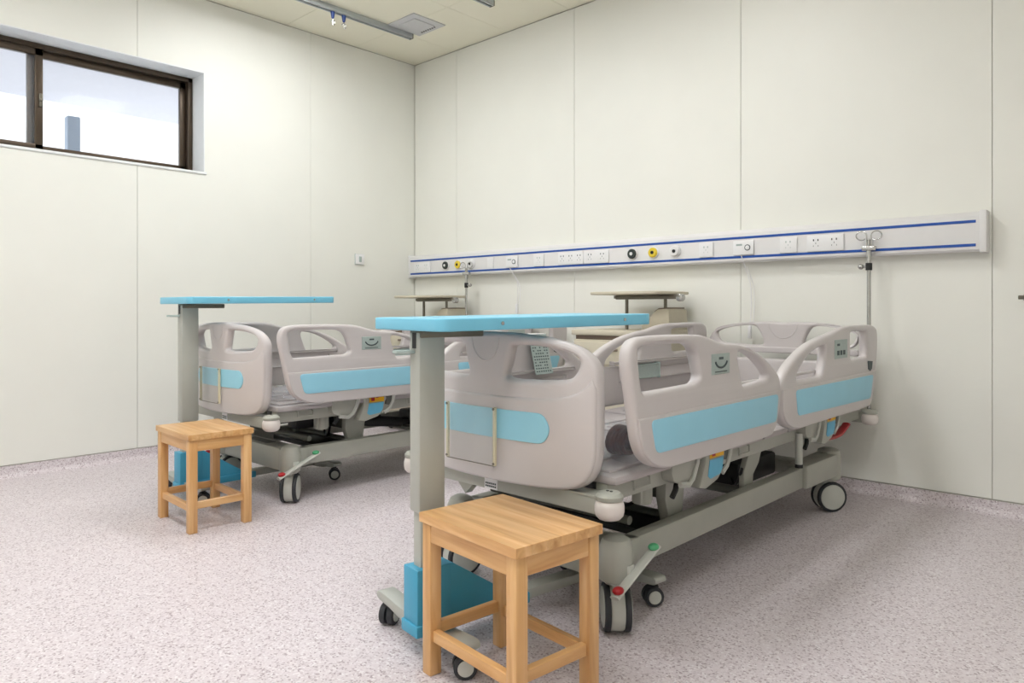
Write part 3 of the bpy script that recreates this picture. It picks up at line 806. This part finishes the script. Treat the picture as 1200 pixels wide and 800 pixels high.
# ================================================================== OVERBED TABLES
def make_table(loc, ang, ztop, name_label):
    """local y runs from the column over the bed"""
    root = empty('overbed_table', loc, ang)
    zt = ztop
    # top
    top = roundpoly([(-.19, -.075), (.19, -.075), (.19, .735), (-.19, .735)], .035)
    tilt = lambda y: .012 * y
    t = MB().mesh(plate(top, [], .034, .004, lambda a, b, c: (a, b, zt - .017 + c + tilt(b)))).build('table_top', 'table_blue', root)
    m = MB()
    for y in (.12, .60): m.cyl((.189, y, zt - .016 + tilt(y)), (.1925, y, zt - .016 + tilt(y)), .005, 12)
    m.build('screw', 'steel', t)
    # sliding column
    MB().box((-.0275, -.0425, .385), (.0275, .0425, zt - .040), .007).build('column_sleeve', 'column_grey', root)
    MB().box((-.020, -.034, .05), (.020, .034, .40), .005).build('column_inner', 'column_grey', root)
    m = MB(); m.box((-.03, -.04, zt - .056), (.03, .175, zt - .034), .004); m.build('top_bracket', 'steel_dark', root)
    m = MB(); m.prism([(-.030, -.042), (.006, -.042), (.002, -.065), (-.012, -.092), (-.034, -.094)], 2, zt - .100, zt - .090, .003); m.build('height_lever', 'label_grey', root)
    MB().box((-.008, -.0445, zt - .085), (.010, -.042, zt - .042)).build('lever_slot', 'black', root)
    # base
    m = MB()
    m.box((-.038, -.055, .05), (.038, .055, .235), .004)
    m.prism([(.05, .232), (.065, .232), (.29, .085), (.30, .062), (.05, .062)], 0, -.033, .033, .004)
    m.box((-.043, -.060, .052), (.043, .34, .085), .004)
    m.build('base_bracket', 'table_base_blue', root)
    m = MB(); m.box((-.028, .30, .056), (.028, .74, .088), .005); m.build('base_beam', 'column_grey', root)
    for y in (-.01, .72):
        m = MB()
        poly = smooth([(-.235, .085), (-.225, .098), (-.18, .098), (-.10, .090), (0, .088), (.10, .090), (.18, .098), (.225, .098), (.235, .085), (.22, .074), (.16, .068), (.10, .058), (0, .054), (-.10, .058), (-.16, .068), (-.22, .074)])
        m.prism(poly, 1, y - .026, y + .026, .003)
        bar = m.build('base_crossbar', 'column_grey', root)
        for x, rz in ((-.20, .6), (.20, -.5)):
            r = .031
            q = MB(); ca, sa = math.cos(rz), math.sin(rz)
            q.cyl((x, y, .062), (x, y, .082), .010, 10)
            q.box((x - .014, y - .016, .030), (x + .014, y + .016, .066), .006)
            for s in (-1, 1):
                q.lathe([(r * .55, .002), (r, .004), (r, .020), (r * .9, .023), (0, .0225)], (x + s * .0 , y, r), (s * ca, s * sa, 0), 24)
            c = q.build('caster', 'rubber', root)
            for s in (-1, 1):
                MB().lathe([(r * .70, .0215), (r * .66, .0248), (0, .0255)], (x, y, r), (s * ca, s * sa, 0), 20).build('hub_cap', 'hub', c)
    tag(root, name_label, 'overbed table', 'blue overbed tables')
    return root
make_table((3.285, -2.63, 0), -math.radians(8.6), .925, 'blue topped overbed table on grey column at the nearer bed')
make_table((1.175, -2.414, 0), -math.radians(0.5), 1.008, 'blue topped overbed table on grey column at the farther bed')

# ================================================================== STOOLS
def make_stool(loc, ang, label, Lx=.385, Ly=.285, H=.418):
    root = empty('wooden_stool', loc, ang)
    hx, hy = Lx / 2, Ly / 2; t = .024; lw = .036
    n = 6; w = Ly / n
    for k in range(n):
        MB().box((-hx, -hy + k * w, H - t), (hx, -hy + (k + 1) * w, H), .0004, 1).build('seat_plank', 'wood_x', root)
    e = .006
    for sx in (-1, 1):
        for sy in (-1, 1):
            x = sx * (hx - e - lw / 2); y = sy * (hy - e - lw / 2)
            MB().box((x - lw / 2, y - lw / 2, 0), (x + lw / 2, y + lw / 2, H - t), .003).build('leg', 'wood_z', root)
    ix, iy = hx - e - lw, hy - e - lw
    for s in (-1, 1):
        y = s * (hy - e - lw / 2 + .006); x = s * (hx - e - lw / 2 + .006)
        MB().box((-ix, y - .010, H - t - .048), (ix, y + .010, H - t), .0015, 1).build('apron', 'wood_x', root)
        MB().box((x - .010, -iy, H - t - .048), (x + .010, iy, H - t), .0015, 1).build('apron', 'wood_y', root)
        y = s * (hy - e - lw / 2); x = s * (hx - e - lw / 2)
        MB().box((-ix, y - .010, .088), (ix, y + .010, .118), .002, 1).build('stretcher', 'wood_x', root)
        MB().box((x - .010, -iy, .100), (x + .010, iy, .130), .002, 1).build('stretcher', 'wood_y', root)
    tag(root, label, 'stool', 'light wood stools')
    return root
make_stool((3.582, -2.613, 0), -math.radians(6), 'light wood stool in the foreground, in front of the nearer bed')
make_stool((1.605, -2.522, 0), -math.radians(2), 'light wood stool standing at the foot of the farther bed')

# ================================================================== BEDSIDE LOCKERS
def make_locker(x, y, label):
    root = empty('bedside_locker', (x, y, 0))      # origin at the middle of its back foot line
    w, d = .275, .42
    m = MB(); m.box((-w, -d, .06), (w, 0, .765), .006); m.build('locker_body', 'locker_beige', root)
    MB().box((-w - .012, -d - .012, .79), (w + .012, 0, .822), .008).build('locker_top', 'locker_beige', root)
    MB().box((-w + .01, -d + .01, .763), (w - .01, -.01, .792)).build('top_gap', 'locker_brown', root)
    dr = MB().box((-w + .012, -d - .014, .62), (w - .012, -d, .752), .006).build('drawer', 'locker_beige', root)
    MB().box((-.06, -d - .024, .70), (.06, -d - .012, .715), .004).build('handle', 'locker_brown', dr)
    do = MB().box((-w + .012, -d - .014, .10), (w - .012, -d, .605), .006).build('door', 'locker_beige', root)
    MB().box((-w + .03, -d - .024, .50), (-w + .045, -d - .012, .59), .004).build('handle', 'locker_brown', do)
    for sx in (-1, 1):
        for yy in (-d + .05, -.05):
            m = MB(); m.cyl((sx * (w - .04) - .01, yy, .025), (sx * (w - .04) + .01, yy, .025), .025, 16); m.box((sx * (w - .04) - .012, yy - .012, .03), (sx * (w - .04) + .012, yy + .012, .062), .003)
            m.build('caster', 'rubber', root)
    # raised side bin with a scooped top
    m = MB(); m.prism([(.09, .82), (.09, .85), (.13, .875), (.17, .925), (.20, .945), (.265, .95), (.275, .94), (.28, .82)], 1, -.23, -.02, .004); m.build('side_bin', 'locker_beige', root)
    m = MB(); m.prism([(.155, .905), (.175, .936), (.202, .953), (.265, .957), (.26, .94)], 1, -.22, -.03, .002); m.build('bin_opening', 'locker_brown', root)
    # flip tray on two posts
    MB().mesh(plate(roundpoly([(-.18, -.40), (.30, -.40), (.30, -.02), (-.18, -.02)], .04), [], .018, .006, lambda a, b, c: (a, b, 1.042 + c))).build('tray', 'locker_beige', root)
    m = MB(); m.box((-.11, -.215, 1.006), (.335, -.185, 1.032), .004); m.cyl((-.11, -.2, 1.012), (-.11, -.2, 1.03), .018, 14); m.build('tray_rail', 'steel_dark', root)
    m = MB(); m.cyl((.335, -.22, 1.014), (.335, -.18, 1.014), .022, 18, bev=.004); kn = m.build('hinge', 'steel', root)
    for xx, zb in ((-.035, .82), (.235, .94)):
        MB().cyl((xx, -.2, zb), (xx, -.2, 1.01), .010, 14).build('post', 'steel_dark', root)
    tag(root, label, 'bedside locker', 'beige bedside lockers')
    return root
make_locker(2.375, -.045, 'beige bedside locker with raised tray between the two beds')
make_locker(0.45, -.045, 'beige bedside locker with raised tray in the room corner')

# ================================================================== INFUSION POLES
def make_pole(loc, ztop, zbot, ang, kn, label):
    root = empty('infusion_pole', loc, ang)
    m = MB(); m.cyl((0, 0, zbot), (0, 0, ztop - .05), .0095, 16); m.build('pole_tube', 'steel', root)
    m = MB(); m.cyl((0, 0, ztop - .20), (0, 0, ztop - .02), .0065, 12); m.build('upper_rod', 'steel', root)
    m = MB(); m.box((-.032, -.014, ztop - .075), (.032, .014, ztop - .052), .004); m.cyl((0, 0, ztop - .105), (0, 0, ztop - .075), .013, 14); m.build('clamp_block', 'steel', root)
    for s in (-1, 1):
        pts = [(s * .010, 0, ztop - .055), (s * .010, 0, ztop + .0)]
        for i in range(1, 15):
            a = PI - i * (1.75 * PI / 14)
            pts.append((s * (.010 + .024 + .024 * math.cos(a)), 0, ztop + .0 + .022 * math.sin(a)))
        MB().tube(pts, .0032, 7).build('hook', 'steel', root)
    c = ztop - .155
    k = MB().cyl((0, 0, c - .018), (0, 0, c + .018), .015, 16).build('clamp_collar', 'black', root)
    m = MB(); m.cyl((kn * .012, -.0, c), (kn * .030, -.0, c), .007, 10); m.ball((kn * .036, -.0, c), .014, seg=14); m.build('clamp_knob', 'steel', k)
    tag(root, label, 'infusion pole', 'infusion poles at the bed heads')
    return root
make_pole((3.683, -.098, 0), 1.315, .432, math.radians(10), -1, 'steel infusion pole with curled hooks at head of the nearer bed')
p2 = make_pole((0.79, -.135, 0), 1.285, .40, math.radians(10), 1, 'steel infusion pole beside the corner locker at the farther bed')
MB().box((-.012, -.012, .405), (.085, .012, .428), .003).build('mount_arm', 'steel', p2)

# ================================================================== THINGS LEFT ON THE BEDS
def crumple(name, c, size, seed, matname, parent=None, amp=.35, sub=4):
    rnd = random.Random(seed)
    t = bmesh.new(); bmesh.ops.create_icosphere(t, subdivisions=sub, radius=1.0)
    dirs = [(Vector((rnd.uniform(-1, 1), rnd.uniform(-1, 1), rnd.uniform(-1, 1))).normalized(), rnd.uniform(2, 6), rnd.uniform(0, 6)) for _ in range(9)]
    for v in t.verts:
        n = v.co.normalized(); k = 0
        for d, fq, ph in dirs: k += abs(math.sin(fq * n.dot(d) + ph)) - .6
        v.co = n * (1 + amp * k / 4)
        z = v.co.z
        if z < -.55: z = -.55 - (z + .55) * -.1
        v.co = Vector((v.co.x * size[0], v.co.y * size[1], (z + .60) * size[2]))
    m = MB(); m._absorb(t)
    zmin = min(v.co.z for v in m.bm.verts)
    for v in m.bm.verts: v.co.z -= zmin
    return m.build(name, matname, parent, 25, c)

e = empty('plastic_bag', (3.56, -2.085, .497))
crumple('bag_film', (0, 0, 0), (.125, .10, .062), 3, 'film', e, .6)
m = MB()
for k in range(5):
    rr = .040 - k * .001
    m.tube([(.012 + (k - 2) * .012 + .004 * math.sin(a), .002 + rr * 1.3 * math.cos(a), .047 + rr * math.sin(a)) for a in [2 * PI * i / 18 for i in range(18)]], .0085, 6, closed=True)
m.build('coiled_strap', 'strap_brown', e)
tag(e, 'clear plastic bag holding dark brown straps, on the nearer bed', 'plastic bag')
e = empty('plastic_wrap', (1.50, -2.03, .498))
crumple('wrap_film', (0, 0, 0), (.13, .10, .035), 11, 'film', e, .5)
tag(e, 'crumpled clear plastic wrap lying on the farther bed', 'plastic wrap')

e = empty('folded_card', (BX - .452, -1.66, .842))
for sx, mm in ((1, 'label_grey'), (-1, 'plate_white')):
    rot = Matrix.Rotation(-sx * math.radians(14), 3, 'Y')
    lf = MB().box((sx * .024 - .0015, -.055, -.17), (sx * .024 + .0015, .055, .0), .0005, 1, rot=rot, about=(sx * .024, 0, 0)).build('card_leaf', mm, e)
    if sx > 0:
        m = MB()
        for i in range(12):
            for j in range(7):
                if random.random() < .75: m.box((sx * .024 + .0014, -.048 + j * .014, -.16 + i * .0125), (sx * .024 + .0022, -.040 + j * .014, -.155 + i * .0125), rot=rot, about=(sx * .024, 0, 0))
        q = m.build('print_marks', 'ink', lf); q['kind'] = 'stuff'
MB().box((-.0255, -.055, -.001), (.0255, .055, .002), .0005, 1).build('card_fold', 'plate_white', e)
tag(e, 'folded printed card hung over the far side rail of the nearer bed', 'card')
